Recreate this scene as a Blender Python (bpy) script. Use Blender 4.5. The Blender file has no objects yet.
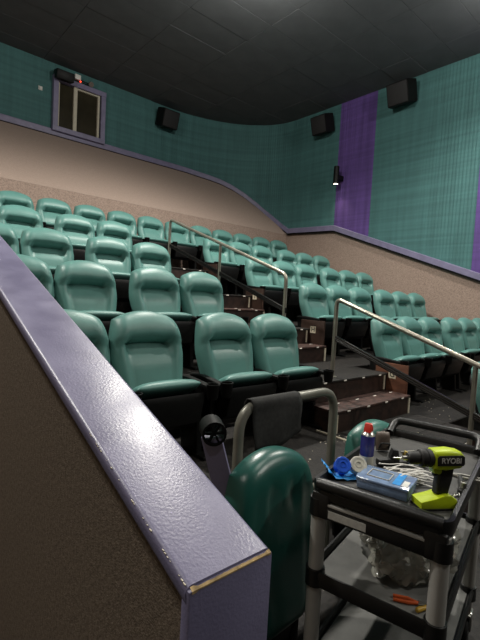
import bpy, bmesh, math, random
import numpy as np
from mathutils import Matrix, Vector

random.seed(4)
rng = np.random.default_rng(4)
S = bpy.context.scene
COL = S.collection
PI = math.pi

# ------------------------------------------------------------------ camera, world, lights
cam_d = bpy.data.cameras.new('camera')
cam_d.sensor_fit = 'VERTICAL'
cam_d.sensor_height = 24.0
cam_d.lens = 24.0 * 423.85 / 640
cam_d.clip_start = 0.02
cam = bpy.data.objects.new('camera', cam_d)
COL.objects.link(cam)
RT = Vector((0.751393, -0.657649, 0.053903))
UP = Vector((-0.004607, 0.076459, 0.997062))
FW = Vector((0.659839, 0.749434, -0.054421))
cam.matrix_world = Matrix(((RT.x, UP.x, -FW.x, 0), (RT.y, UP.y, -FW.y, 0), (RT.z, UP.z, -FW.z, 0), (0, 0, 0, 1)))
S.camera = cam

world = bpy.data.worlds.new('world')
S.world = world
world.use_nodes = True
world.node_tree.nodes['Background'].inputs[0].default_value = (0.9, 0.95, 1.0, 1)
world.node_tree.nodes['Background'].inputs[1].default_value = 0.012

S.view_settings.view_transform = 'Standard'
S.view_settings.look = 'None'
S.view_settings.gamma = 1
S.view_settings.use_curve_mapping = False
S.view_settings.exposure = 0.12

CEIL = 4.5
# house lights: (x, y, watts, cone in degrees)
LIGHTS = [(3.75, 4.15, 720), (-0.6, 4.4, 560), (6.4, 1.9, 430), (3.0, 0.0, 110),
          (-1.5, 0.4, 120), (6.4, -1.8, 170), (4.6, -3.0, 330)]  # lamp over the half wall is added to brighten the wall's left face
DROP = 0.42
for i, (x, y, w) in enumerate(LIGHTS):
    for typ, share in (('SPOT', 0.80), ('POINT', 0.19)):      # a pendant: most light falls down, a little leaks upward
        ld = bpy.data.lights.new('house_light', typ)
        ld.energy = w * share
        ld.color = (1.0, 0.965, 0.885)
        ld.shadow_soft_size = 0.10
        if typ == 'SPOT':
            ld.spot_size = math.radians(157)
            ld.spot_blend = 0.7
        lo = bpy.data.objects.new('house_light', ld)
        lo.location = (x, y, CEIL - DROP)
        COL.objects.link(lo)

# ------------------------------------------------------------------ materials
def mat(name, col, rough=0.5, var=0.0, scale=20.0, bump=0.0, bscale=None, metal=0.0, spec=0.5, col2=None,
        stretch=None, emit=None, estr=0.0, alpha=1.0, trans=0.0, coat=0.0, detail=4.0, rvar=0.0):
    m = bpy.data.materials.new(name)
    m.use_nodes = True
    nt = m.node_tree
    b = nt.nodes['Principled BSDF']
    b.inputs['Base Color'].default_value = (*col, 1)
    b.inputs['Roughness'].default_value = rough
    b.inputs['Metallic'].default_value = metal
    b.inputs['Specular IOR Level'].default_value = spec
    b.inputs['Alpha'].default_value = alpha
    b.inputs['Transmission Weight'].default_value = trans
    b.inputs['Coat Weight'].default_value = coat
    if emit:
        b.inputs['Emission Color'].default_value = (*emit, 1)
        b.inputs['Emission Strength'].default_value = estr
    if var or bump or col2 or rvar:
        tc = nt.nodes.new('ShaderNodeTexCoord')
        mp = nt.nodes.new('ShaderNodeMapping')
        nt.links.new(tc.outputs['Object'], mp.inputs[0])
        if stretch:
            mp.inputs['Scale'].default_value = stretch
        n = nt.nodes.new('ShaderNodeTexNoise')
        n.inputs['Scale'].default_value = scale
        n.inputs['Detail'].default_value = detail
        nt.links.new(mp.outputs[0], n.inputs['Vector'])
        if var or col2:
            r = nt.nodes.new('ShaderNodeValToRGB')
            a = [max(0, c * (1 - var)) for c in col]
            c2 = col2 if col2 else [min(1, c * (1 + var)) for c in col]
            r.color_ramp.elements[0].position = 0.35
            r.color_ramp.elements[1].position = 0.65
            r.color_ramp.elements[0].color = (*a, 1)
            r.color_ramp.elements[1].color = (*c2, 1)
            nt.links.new(n.outputs['Fac'], r.inputs[0])
            nt.links.new(r.outputs[0], b.inputs['Base Color'])
        if rvar:
            mr = nt.nodes.new('ShaderNodeMapRange')
            mr.inputs[1].default_value = 0.3
            mr.inputs[2].default_value = 0.7
            mr.inputs[3].default_value = max(0.02, rough - rvar)
            mr.inputs[4].default_value = rough + rvar
            nt.links.new(n.outputs['Fac'], mr.inputs[0])
            nt.links.new(mr.outputs[0], b.inputs['Roughness'])
        if bump:
            n2 = nt.nodes.new('ShaderNodeTexNoise')
            n2.inputs['Scale'].default_value = bscale or scale
            n2.inputs['Detail'].default_value = 3
            nt.links.new(mp.outputs[0], n2.inputs['Vector'])
            bp = nt.nodes.new('ShaderNodeBump')
            bp.inputs['Strength'].default_value = bump
            bp.inputs['Distance'].default_value = 0.01
            nt.links.new(n2.outputs['Fac'], bp.inputs['Height'])
            nt.links.new(bp.outputs[0], b.inputs['Normal'])
    return m

M = dict(
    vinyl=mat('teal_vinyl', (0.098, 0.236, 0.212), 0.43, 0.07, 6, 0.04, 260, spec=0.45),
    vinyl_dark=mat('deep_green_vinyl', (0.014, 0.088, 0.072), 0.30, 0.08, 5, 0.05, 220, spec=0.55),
    black=mat('black_plastic', (0.004, 0.004, 0.004), 0.5, 0.3, 30, 0.05, 300, spec=0.22),
    cartblack=mat('cart_black_plastic', (0.008, 0.008, 0.008), 0.36, 0.3, 14, 0.10, 500),
    cartgrey=mat('cart_grey_shelf', (0.17, 0.17, 0.16), 0.6, 0.15, 12, 0.1, 300),
    alu=mat('brushed_aluminium', (0.50, 0.49, 0.46), 0.42, 0.06, 8, metal=0.3),
    rail=mat('brushed_steel', (0.46, 0.43, 0.36), 0.33, 0.1, 10, metal=0.75),
    guard=mat('grey_painted_tube', (0.22, 0.215, 0.18), 0.35, 0.12, 9, metal=0.25),
    cloth=mat('black_felt', (0.022, 0.022, 0.021), 0.9, 0.25, 60, 0.25, 400),
    purple=mat('purple_paint', (0.172, 0.160, 0.270), 0.40, 0.08, 7, 0.10, 160, spec=1.0, rvar=0.06),
    trim=mat('purple_trim', (0.185, 0.17, 0.275), 0.45, 0.1, 8, 0.1, 60),
    wood_raw=mat('chipped_wood', (0.40, 0.28, 0.13), 0.8, 0.35, 60),
    carpet=mat('beige_carpet', (0.34, 0.255, 0.212), 0.95, 0.22, 60, 0.6, 130, spec=0.1),
    carpet_up=mat('smooth_beige_carpet', (0.37, 0.285, 0.240), 0.9, 0.07, 50, 0.2, 160, spec=0.2),
    carpet_brown=mat('brown_wall_carpet', (0.19, 0.152, 0.118), 0.95, 0.25, 90, 0.3, 240, spec=0.1),
    teal=mat('teal_drape', (0.058, 0.150, 0.150), 0.7, 0.10, 9, 0.25, 22, stretch=(1, 1, 0.06), spec=0.3),
    violet=mat('violet_drape', (0.105, 0.060, 0.225), 0.7, 0.16, 9, 0.25, 22, stretch=(1, 1, 0.06), spec=0.3),
    ceil=mat('charcoal_ceiling_tile', (0.098, 0.104, 0.110), 0.95, 0.06, 3, 0.25, 120, spec=0.1),
    gap=mat('ceiling_joint', (0.095, 0.10, 0.105), 0.95, 0.1, 10),
    floor=mat('dark_speckled_carpet', (0.008, 0.0072, 0.0066), 0.6, 0.3, 45, 0.3, 200, col2=(0.025, 0.021, 0.018), spec=0.35),
    tread=mat('worn_brown_tread', (0.030, 0.014, 0.010), 0.55, 0.3, 16, 0.25, 120, col2=(0.085, 0.042, 0.033)),
    riser=mat('dark_brown_riser', (0.022, 0.012, 0.009), 0.5, 0.35, 14, 0.1, 60, col2=(0.038, 0.019, 0.014)),
    panelwood=mat('stained_wood', (0.15, 0.062, 0.036), 0.42, 0.25, 9, 0.1, 60, stretch=(1, 1, 4)),
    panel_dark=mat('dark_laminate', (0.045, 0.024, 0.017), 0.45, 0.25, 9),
    cartmat=mat('cart_dark_tray', (0.045, 0.044, 0.041), 0.6, 0.2, 12, 0.1, 300),
    gloss=mat('gloss_black_paint', (0.008, 0.008, 0.008), 0.22, 0.1, 9, spec=0.8),
    vinyl_mid=mat('mid_green_vinyl', (0.035, 0.150, 0.120), 0.36, 0.08, 5, 0.05, 220),  # green between the deep green and the teal vinyl
    plate=mat('cream_plate', (0.75, 0.68, 0.52), 0.5, 0.05, 40),
    ink=mat('black_ink', (0.01, 0.01, 0.01), 0.6, 0.05, 40),
    strip=mat('cream_edge_strip', (0.60, 0.54, 0.42), 0.5, 0.15, 40),
    reflector=mat('white_reflector', (0.85, 0.80, 0.72), 0.35, 0.05, 40),
    speaker=mat('black_speaker_cloth', (0.016, 0.016, 0.017), 0.8, 0.2, 90),
    white=mat('white_plastic', (0.75, 0.74, 0.70), 0.4, 0.04, 40),
    cream=mat('cream_paint', (0.50, 0.46, 0.36), 0.5, 0.06, 20),
    glass=mat('booth_glass', (0.030, 0.026, 0.016), 0.15, 0.2, 3, spec=0.4),
    red_led=mat('red_led', (0.4, 0.01, 0.01), 0.4, emit=(1, 0.05, 0.02), estr=3),
    lamp=mat('lamp_lens', (1, 0.9, 0.7), 0.4, emit=(1.0, 0.90, 0.70), estr=6),
    houselens=mat('downlight_lens', (1, 0.95, 0.85), 0.4, emit=(1.0, 0.93, 0.80), estr=9),
    lime=mat('lime_plastic', (0.52, 0.66, 0.012), 0.4, 0.05, 20),
    toolblack=mat('tool_rubber', (0.013, 0.013, 0.013), 0.6, 0.2, 60),
    steel=mat('tool_steel', (0.55, 0.54, 0.50), 0.28, 0.08, 30, metal=0.9),
    blue=mat('blue_plastic', (0.018, 0.10, 0.62), 0.35, 0.15, 30),
    brightblue=mat('bright_blue_print', (0.03, 0.30, 0.75), 0.35, 0.15, 30),
    caseblue=mat('clear_blue_case', (0.22, 0.31, 0.48), 0.15, 0.2, 40, 0.1, 60, spec=0.9, alpha=0.85),
    canblue=mat('spray_can_blue', (0.035, 0.035, 0.19), 0.25, 0.1, 30, spec=0.6),
    red=mat('red_cap', (0.65, 0.035, 0.02), 0.35, 0.05, 30),
    tapewhite=mat('grey_white_tape', (0.62, 0.60, 0.52), 0.5, 0.08, 30),
    ties=mat('white_nylon', (0.66, 0.64, 0.60), 0.4, 0.06, 30),
    brass=mat('brass_jaw', (0.45, 0.33, 0.09), 0.35, 0.1, 30, metal=0.7),
    orange=mat('orange_grip', (0.52, 0.085, 0.015), 0.45, 0.1, 30),
    yellow=mat('yellow_grip', (0.5, 0.30, 0.03), 0.45, 0.1, 30),
    greycover=mat('grey_brown_plastic', (0.13, 0.10, 0.08), 0.5, 0.15, 20),
    sticker=mat('white_sticker', (0.50, 0.49, 0.45), 0.5, 0.1, 60),
)

def bag_material():
    m = mat('clear_plastic_bag', (0.48, 0.47, 0.41), 0.15, 0.3, 8, 0.5, 26, spec=1.0, alpha=0.70, coat=1.0)
    return m
M['bag'] = bag_material()

def tone_bands(m):
    """faint horizontal tone bands across the drape cloth"""
    nt = m.node_tree
    b = nt.nodes['Principled BSDF']
    src = b.inputs['Base Color'].links[0].from_socket
    tc = nt.nodes.new('ShaderNodeTexCoord')
    mp = nt.nodes.new('ShaderNodeMapping')
    mp.inputs['Scale'].default_value = (0.35, 0.35, 16)
    n = nt.nodes.new('ShaderNodeTexNoise')
    n.inputs['Scale'].default_value = 1.0
    n.inputs['Detail'].default_value = 2
    r = nt.nodes.new('ShaderNodeMapRange')
    r.inputs[1].default_value = 0.3; r.inputs[2].default_value = 0.7
    r.inputs[3].default_value = 0.88; r.inputs[4].default_value = 1.13
    mx = nt.nodes.new('ShaderNodeVectorMath'); mx.operation = 'SCALE'
    nt.links.new(tc.outputs['Object'], mp.inputs[0])
    nt.links.new(mp.outputs[0], n.inputs['Vector'])
    nt.links.new(n.outputs['Fac'], r.inputs[0])
    nt.links.new(src, mx.inputs[0])
    nt.links.new(r.outputs[0], mx.inputs['Scale'])
    nt.links.new(mx.outputs[0], b.inputs['Base Color'])
tone_bands(M['teal']); tone_bands(M['violet'])

# ------------------------------------------------------------------ mesh helpers
def merge(bm, tmp, mx=None):
    if mx is not None:
        bmesh.ops.transform(tmp, matrix=mx, verts=tmp.verts)
    me = bpy.data.meshes.new('tmp')
    tmp.to_mesh(me)
    tmp.free()
    bm.from_mesh(me)
    bpy.data.meshes.remove(me)

def T(x=0, y=0, z=0):
    return Matrix.Translation((x, y, z))

def RX(a): return Matrix.Rotation(a, 4, 'X')
def RY(a): return Matrix.Rotation(a, 4, 'Y')
def RZ(a): return Matrix.Rotation(a, 4, 'Z')

def box(bm, c, s, mx=None, bev=0.0, seg=2):
    t = bmesh.new()
    bmesh.ops.create_cube(t, size=1)
    bmesh.ops.scale(t, vec=s, verts=t.verts)
    if bev:
        bmesh.ops.bevel(t, geom=t.edges[:], offset=bev, segments=seg, profile=0.5, affect='EDGES')
    bmesh.ops.translate(t, vec=c, verts=t.verts)
    merge(bm, t, mx)
    return bm

def prism(bm, poly, th, mx=None, bev=0.0, seg=2):
    """poly in the XY plane, extruded from z=-th/2 to th/2"""
    t = bmesh.new()
    lo = [t.verts.new((p[0], p[1], -th / 2)) for p in poly]
    hi = [t.verts.new((p[0], p[1], th / 2)) for p in poly]
    t.faces.new(lo[::-1]); t.faces.new(hi)
    n = len(poly)
    for i in range(n):
        t.faces.new((lo[i], lo[(i + 1) % n], hi[(i + 1) % n], hi[i]))
    bmesh.ops.recalc_face_normals(t, faces=t.faces)
    if bev:
        es = [e for e in t.edges if all(abs(abs(v.co.z) - th / 2) < 1e-6 for v in e.verts) and abs(e.verts[0].co.z - e.verts[1].co.z) < 1e-6]
        bmesh.ops.bevel(t, geom=es, offset=bev, segments=seg, profile=0.5, affect='EDGES')
    merge(bm, t, mx)
    return bm

def lathe(bm, prof, seg=16, mx=None):
    """prof: list of (r, z)"""
    t = bmesh.new()
    rings = []
    for r, z in prof:
        if r < 1e-6:
            rings.append([t.verts.new((0, 0, z))])
        else:
            rings.append([t.verts.new((r * math.cos(2 * PI * i / seg), r * math.sin(2 * PI * i / seg), z)) for i in range(seg)])
    for a, b in zip(rings[:-1], rings[1:]):
        for i in range(seg):
            j = (i + 1) % seg
            if len(a) == 1 and len(b) == 1:
                continue
            if len(a) == 1:
                t.faces.new((a[0], b[i], b[j]))
            elif len(b) == 1:
                t.faces.new((a[i], a[j], b[0]))
            else:
                t.faces.new((a[i], a[j], b[j], b[i]))
    bmesh.ops.recalc_face_normals(t, faces=t.faces)
    merge(bm, t, mx)
    return bm

def fillet(pts, r, n=6):
    pts = [Vector(p) for p in pts]
    out = [pts[0]]
    for a, b, c in zip(pts[:-2], pts[1:-1], pts[2:]):
        u = (a - b).normalized(); v = (c - b).normalized()
        d = min(r, (a - b).length * 0.49, (c - b).length * 0.49)
        p, q = b + u * d, b + v * d
        for k in range(n + 1):
            s = k / n
            out.append(p * (1 - s) ** 2 + b * 2 * s * (1 - s) + q * s * s)
    out.append(pts[-1])
    return out

def tube(bm, pts, r, seg=10, mx=None, flat=1.0, closed=False):
    pts = [Vector(p) for p in pts]
    t = bmesh.new()
    rings = []
    prev = None
    n = len(pts)
    for i, p in enumerate(pts):
        if closed:
            d = pts[(i + 1) % n] - pts[i - 1]
        else:
            d = pts[min(i + 1, n - 1)] - pts[max(i - 1, 0)]
        d.normalize()
        if prev is None:
            a = Vector((0, 0, 1)) if abs(d.z) < 0.9 else Vector((0, 1, 0))
            x = d.cross(a).normalized()
        else:
            x = (prev - d * prev.dot(d)).normalized()
        prev = x
        y = d.cross(x)
        rr = r[i] if isinstance(r, (list, tuple)) else r
        rings.append([t.verts.new(p + x * rr * math.cos(2 * PI * k / seg) + y * rr * flat * math.sin(2 * PI * k / seg)) for k in range(seg)])
    pairs = list(zip(rings[:-1], rings[1:]))
    if closed:
        pairs.append((rings[-1], rings[0]))
    for a, b in pairs:
        for k in range(seg):
            t.faces.new((a[k], a[(k + 1) % seg], b[(k + 1) % seg], b[k]))
    if not closed:
        t.faces.new(rings[0][::-1]); t.faces.new(rings[-1])
    bmesh.ops.recalc_face_normals(t, faces=t.faces)
    merge(bm, t, mx)
    return bm

def grid_mesh(bm, P, mx=None, flip=False):
    """P: array [i][j] of points"""
    t = bmesh.new()
    V = [[t.verts.new(p) for p in row] for row in P]
    for i in range(len(V) - 1):
        for j in range(len(V[0]) - 1):
            f = (V[i][j], V[i + 1][j], V[i + 1][j + 1], V[i][j + 1])
            t.faces.new(f[::-1] if flip else f)
    merge(bm, t, mx)
    return bm

def make_mesh(name, bm, m, angle=35):
    bmesh.ops.remove_doubles(bm, verts=bm.verts, dist=1e-5)
    me = bpy.data.meshes.new(name)
    bm.to_mesh(me)
    bm.free()
    me.materials.append(m)
    me.polygons.foreach_set('use_smooth', [True] * len(me.polygons))
    me.set_sharp_from_angle(angle=math.radians(angle))
    return me

def obj(name, bm, m, parent=None, angle=35, loc=None):
    me = make_mesh(name, bm, m, angle) if isinstance(bm, bmesh.types.BMesh) else bm
    o = bpy.data.objects.new(name, me)
    COL.objects.link(o)
    if parent is not None:
        o.parent = parent
    if loc is not None:
        o.location = loc
    return o

def tag(o, label=None, cat=None, group=None, kind=None):
    if label: o['label'] = label
    if cat: o['category'] = cat
    if group: o['group'] = group
    if kind: o['kind'] = kind
    return o

def thing(name, label, cat, loc=(0, 0, 0), rz=0.0, group=None):
    o = bpy.data.objects.new(name, None)
    o.empty_display_size = 0.1
    COL.objects.link(o)
    o.location = loc
    o.rotation_euler = (0, 0, rz)
    return tag(o, label, cat, group)

def struct(name, bm, m, label, parent=None, angle=35):
    o = obj(name, bm, m, parent, angle)
    o['kind'] = 'structure'
    if label: o['label'] = label
    return o

def copy_tree(o, parent=None):
    c = o.copy()
    COL.objects.link(c)
    if parent is not None:
        c.parent = parent
    for ch in list(o.children):
        copy_tree(ch, c)
    return c

def letters(name, txt, size, m, parent, mx, ext=0.0006):
    cu = bpy.data.curves.new(name, 'FONT')
    cu.body = txt
    cu.size = size
    cu.extrude = ext
    cu.offset = size * 0.012
    cu.align_x = 'CENTER'
    cu.align_y = 'CENTER'
    cu.materials.append(m)
    tmp = bpy.data.objects.new(name, cu)
    COL.objects.link(tmp)
    dg = bpy.context.evaluated_depsgraph_get()
    me = bpy.data.meshes.new_from_object(tmp.evaluated_get(dg))
    me.name = name
    bpy.data.objects.remove(tmp)
    bpy.data.curves.remove(cu)
    if not me.materials: me.materials.append(m)
    o = bpy.data.objects.new(name, me)
    COL.objects.link(o)
    o.parent = parent
    o.matrix_local = mx
    return o

def sm(x, a, b):
    t = min(1, max(0, (x - a) / (b - a)))
    return t * t * (3 - 2 * t)

# ------------------------------------------------------------------ key dimensions
PITCH, RISE, Y0, F0 = 1.118, 0.382, 2.681, -1.12     # row depth, row rise, row G back, row G floor
XL, XR, XK, SW = 2.709, 4.600, 1.638, 0.57
GL, GR = 0.120, 0.150
LOW = -1.5
AX0, AX1 = 2.99, 4.27                                   # aisle
WX, WY = 8.1, 9.3                                        # right wall, upper back wall
def frow(k): return F0 + RISE * k

# ------------------------------------------------------------------ the setting: floors and platforms
struct('floor', box(bmesh.new(), (2.6, 1.6, LOW - 0.1), (11.4, 15.8, 0.2)), M['floor'], 'dark speckled carpet floor at the lowest level under the cart')
def platform(x0, x1, y0, y1, z, label):
    bm = bmesh.new()
    box(bm, ((x0 + x1) / 2, (y0 + y1) / 2, (z + LOW) / 2), (x1 - x0, y1 - y0, z - LOW), bev=0.008, seg=1)
    return struct('floor', bm, M['floor'], label)
names_r = ['row G', 'row H', 'the third row up', 'the fourth row up', 'the back row']
for k in range(5):
    yb = Y0 + k * PITCH + 0.13
    ya = yb - PITCH
    if k == 0: ya = 1.69
    yb2 = 7.56 if k == 4 else yb
    if k < 4:
        platform(0.56, AX0, ya if k else 1.62, yb2, frow(k), f'dark carpeted tier under {names_r[k]}, left of the aisle')
        platform(AX1, WX, ya, yb2, frow(k), f'dark carpeted tier under {names_r[k]}, right of the aisle')
    else:
        platform(0.56, WX, ya, yb2, frow(k), 'dark carpeted tier under the back row')

# aisle steps: between row k and row k+1 a half step and a landing
refl_mesh = make_mesh('reflector', box(bmesh.new(), (0, 0, 0), (0.045, 0.004, 0.013), bev=0.0015, seg=1), M['reflector'])
refl_top = make_mesh('reflector', box(bmesh.new(), (0, 0, 0), (0.045, 0.013, 0.004), bev=0.0015, seg=1), M['reflector'])
step_words = ['below row G', 'from row G up to row H', 'from row H up to the third row', 'from the third to the fourth row', 'up to the back row']
for k in range(-1, 4):
    yt, yl, ye = 2.10 + k * PITCH, 2.37 + k * PITCH, Y0 + k * PITCH + 0.13
    zt, zl = frow(k) + RISE / 2, frow(k + 1)
    if k == -1: yt, yl, ye = 1.08, 1.36, 1.70
    for nm, y, y2, z, mt in (('half step', yt, yl, zt, 'tread'), ('landing step', yl, ye if k < 3 else ye, zl, 'tread')):
        bm = bmesh.new()
        xm, wx = (AX0 + AX1) / 2, AX1 - AX0
        box(bm, (xm, (y + y2) / 2, (z + LOW) / 2 - 0.01), (wx, y2 - y, z - LOW - 0.02))
        st = struct('stair_step', bm, M['riser'], f'dark brown {nm} of the aisle stair, {step_words[k + 1]}')
        bm = bmesh.new()
        box(bm, (xm, (y + y2) / 2 - 0.006, z - 0.011), (wx, y2 - y + 0.012, 0.022), bev=0.006)
        obj('tread', bm, M['tread'] if nm == 'half step' else M['floor'], st)
        for q in range(4):
            xq = AX0 + 0.17 + q * (wx - 0.34) / 3
            obj('reflector', refl_mesh, None, st, loc=(xq, y - 0.014, z - 0.013))
            if nm == 'half step':
                obj('reflector', refl_top, None, st, loc=(xq + 0.09, y + 0.17, z + 0.0015))
        bm = bmesh.new()
        if nm == 'half step':
            box(bm, (AX0 + 0.012, y - 0.004, z - 0.11), (0.028, 0.010, 0.16))
            box(bm, (AX1 - 0.012, y - 0.004, z - 0.11), (0.028, 0.010, 0.16))
        else:
            box(bm, (AX1 - 0.06, y - 0.004, z - 0.10), (0.022, 0.010, 0.15))
            box(bm, (AX0 + 0.012, y - 0.004, z - 0.10), (0.022, 0.010, 0.15))
        obj('edge_strip', bm, M['strip'], st)
# the landing in front of row G continues in the aisle
platform(AX0, AX1, 1.70, Y0 + 0.13, F0, 'dark carpeted aisle landing at row G between the seat blocks')
for k in range(1, 4):
    platform(AX0, AX1, Y0 + (k - 1) * PITCH + 0.13, Y0 + k * PITCH + 0.13, frow(k), f'dark carpeted aisle landing at {names_r[k]}')
tag(struct('trim_1', box(bmesh.new(), (2.925, 1.93, F0 + 0.004), (0.022, 0.62, 0.008)), M['strip'], 'cream edge strip along the aisle floor at row G'))

# ------------------------------------------------------------------ wall path (plan curve of the upper wall)
path = []
CX, CY, CA, CB = 5.4, 7.4, 2.7, 1.9
for x in np.arange(-3.0, CX, 0.0175): path.append((x, WY, 0.0, -1.0))
for a in np.arange(0, PI / 2, 0.0073):
    x, y = CX + CA * math.sin(a), CY + CB * math.cos(a)
    nx, ny = -math.sin(a) / CA, -math.cos(a) / CB
    l = math.hypot(nx, ny)
    path.append((x, y, nx / l, ny / l))
for y in np.arange(CY, -3.0, -0.0175): path.append((WX, y, -1.0, 0.0))
ztab_x = np.array([-3, 4.9, 5.6, 6.0, 6.3, 6.6, 6.93, 7.22, 7.5, 7.74, 7.94, 8.03, 8.08, 8.1])
ztab_z = np.array([3.11, 3.10, 3.10, 3.085, 3.05, 3.01, 2.94, 2.82, 2.636, 2.40, 2.125, 1.95, 1.80, 1.71])
def ztrim(x, y):
    if y > 7.45 and x < 8.095: return float(np.interp(x, ztab_x, ztab_z))
    if y > 7.2: return 1.70
    if y > 6.05: return 1.66 + (y - 6.05) * 0.03
    return 1.66 - (6.05 - y) * 0.352

# upper back wall shell and right wall shell behind the drapes
def strip_wall(sel, zf0, z1, off, step=12):
    P = [[(x + nx * off, y + ny * off, zf0(x, y)), (x + nx * off, y + ny * off, z1)] for (x, y, nx, ny) in sel[::step] + [sel[-1]]]
    return grid_mesh(bmesh.new(), P)
iback = next(i for i, p in enumerate(path) if p[1] < 7.56 and p[0] > 8)
wall_back = struct('wall_back', strip_wall(path[:iback + 1], lambda x, y: 1.0, CEIL + 0.1, -0.05), M['carpet'], 'rear auditorium wall behind the teal drapes, curving into the right wall')
bm = bmesh.new()
box(bm, (WX + 0.06, 2.2, 1.5), (0.1, 10.8, 6.2))
wall_right = struct('wall_right', bm, M['carpet'], 'right auditorium wall, beige carpet below and pleated drapes above')

def drape(name, i0, i1, m, parent, ph=0.0):
    rows = []
    s = 0.0
    per = 0.062
    prev = path[i0]
    amp = 0.0045
    for i in range(i0, i1 + 1):
        x, y, nx, ny = path[i]
        s += math.hypot(x - prev[0], y - prev[1]); prev = path[i]
        u = s / per
        a = amp * (0.75 + 0.5 * math.sin(s * 2.3 + ph)) * math.sin(2 * PI * u + 1.3 * math.sin(s * 1.7))
        zb = ztrim(x, y) + 0.02
        a2 = a * 0.85
        rows.append([(x + nx * (0.015 + a), y + ny * (0.015 + a), zb), (x + nx * (0.015 + a2), y + ny * (0.015 + a2), (zb + CEIL) / 2), (x + nx * (0.015 + a), y + ny * (0.015 + a), CEIL + 0.02)])
    return obj(name, grid_mesh(bmesh.new(), rows), m, parent, angle=80)
def idx_y(yv): return next(i for i, p in enumerate(path) if p[0] > 8.09 and p[1] <= yv)
ip = [0, iback, idx_y(6.09), idx_y(5.16), idx_y(3.03), idx_y(2.1), len(path) - 1]
drape('teal_drape', ip[0], ip[1], M['teal'], wall_back)
drape('teal_drape', ip[1], ip[2], M['teal'], wall_right, 1)
drape('violet_drape', ip[2], ip[3], M['violet'], wall_right, 2)
drape('teal_drape', ip[3], ip[4], M['teal'], wall_right, 3)
drape('violet_drape', ip[4], ip[5], M['violet'], wall_right, 4)
drape('teal_drape', ip[5], ip[6], M['teal'], wall_right, 5)

# lower carpeted wall and the sloping bulkhead up to the trim
bm = bmesh.new()
ZB = 1.655
box(bm, (2.55, 7.60, ZB / 2), (11.1, 0.08, ZB), bev=0.004, seg=1)
struct('wall_back', bm, M['carpet'], 'low vertical beige carpet wall directly behind the back row of seats')
rows = []
for (x, y, nx, ny) in path[:iback + 1:6] + [path[iback]]:
    z1 = ztrim(x, y)
    xb = min(x, WX)
    pts = []
    for t in np.linspace(0, 1, 7):
        yy = 7.56 + (max(y, 7.57) - 7.56) * t
        zz = ZB + (z1 - ZB) * t + 0.05 * math.sin(PI * t) * min(1, max(0, z1 - ZB))
        pts.append((xb, yy, zz))
    rows.append(pts)
struct('wall_back', grid_mesh(bmesh.new(), rows, flip=True), M['carpet_up'], 'smooth beige bulkhead rising behind the back row up to the purple trim', angle=60)
# purple trim board following the wall
def trim_run(name, i0, i1, label, out=0.07, h=0.10):
    prof = [(-0.02, -0.02), (out, -0.02), (out, h - 0.012), (out - 0.012, h), (-0.02, h)]
    P = []
    for (x, y, nx, ny) in path[i0:i1 + 1:5] + [path[i1]]:
        z = ztrim(x, y)
        P.append([(x + nx * o, y + ny * o, z + zz) for o, zz in prof])
    bm = grid_mesh(bmesh.new(), P)
    bmesh.ops.recalc_face_normals(bm, faces=bm.faces)
    t = struct(name, bm, M['trim'], label, angle=30)
    P = []
    for (x, y, nx, ny) in path[i0:i1 + 1:5] + [path[i1]]:
        z = ztrim(x, y)
        P.append([(x + nx * o, y + ny * o, z + zz) for o, zz in [(-0.01, -0.055), (0.045, -0.055), (0.045, -0.018)]])
    obj('painted_shadow_line', grid_mesh(bmesh.new(), P), M['black'], t)  # black strip standing in for the shadow line under the trim
trim_run('trim_2', 0, iback, 'dull purple trim board along the rear wall, dropping in a curve to the corner')
trim_run('trim_3', iback, idx_y(-2.5), 'purple trim board stepping down the right wall')

# left and front walls close the room
struct('wall_left', box(bmesh.new(), (-3.05, 3.2, 1.5), (0.1, 12.8, 6.2)), M['carpet_brown'], 'dark left auditorium wall beyond the half wall')
struct('wall_front', box(bmesh.new(), (2.6, -6.2, 1.5), (11.4, 0.1, 6.2)), M['speaker'], 'dark screen end wall behind the viewer')

# ceiling: panels with recessed joints
ceil = struct('ceiling', box(bmesh.new(), (2.6, 1.6, CEIL + 0.09), (11.4, 15.8, 0.1)), M['gap'], 'charcoal tiled ceiling')
tile_me = make_mesh('ceiling_tile', box(bmesh.new(), (0, 0, 0), (1.196, 0.596, 0.020), bev=0.003, seg=1), M['ceil'])
for i in range(10):
    for j in range(17):
        t = obj('ceiling_tile', tile_me, None, ceil, loc=(-2.9 + 1.2 * i + 0.1, -0.4 + 0.6 * j, CEIL + 0.018 + random.uniform(-0.002, 0.003)))
obj('ceiling_field', box(bmesh.new(), (2.6, -3.5, CEIL + 0.02), (11.3, 5.6, 0.03)), M['ceil'], ceil)

# house light fixtures (cans under the ceiling)
can_bm = bmesh.new()
lathe(can_bm, [(0, 0.09), (0.10, 0.09), (0.115, 0.08), (0.115, 0.0), (0.10, 0.0), (0.095, 0.03), (0.0, 0.03)], 20)
can_me = make_mesh('housing', can_bm, M['black'])
lens_me = make_mesh('lens', lathe(bmesh.new(), [(0, 0.028), (0.094, 0.028), (0.094, 0.022), (0, 0.022)], 20), M['houselens'])
LW = ['over the middle of the seats', 'over the left seats', 'near the right wall', 'over the front aisle', 'added over the half wall to light its left face', 'at the lower right', 'toward the screen']
for i, (x, y, w) in enumerate(LIGHTS):
    t = thing('downlight', 'round black pendant downlight ' + LW[i], 'light', (x, y, CEIL - DROP + 0.11), group='house downlights')
    obj('stem', tube(bmesh.new(), [(0, 0, 0.085), (0, 0, DROP - 0.105)], 0.012, 8), M['black'], t)
    obj('housing', can_me, None, t)
    obj('lens', lens_me, None, t)

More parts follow.
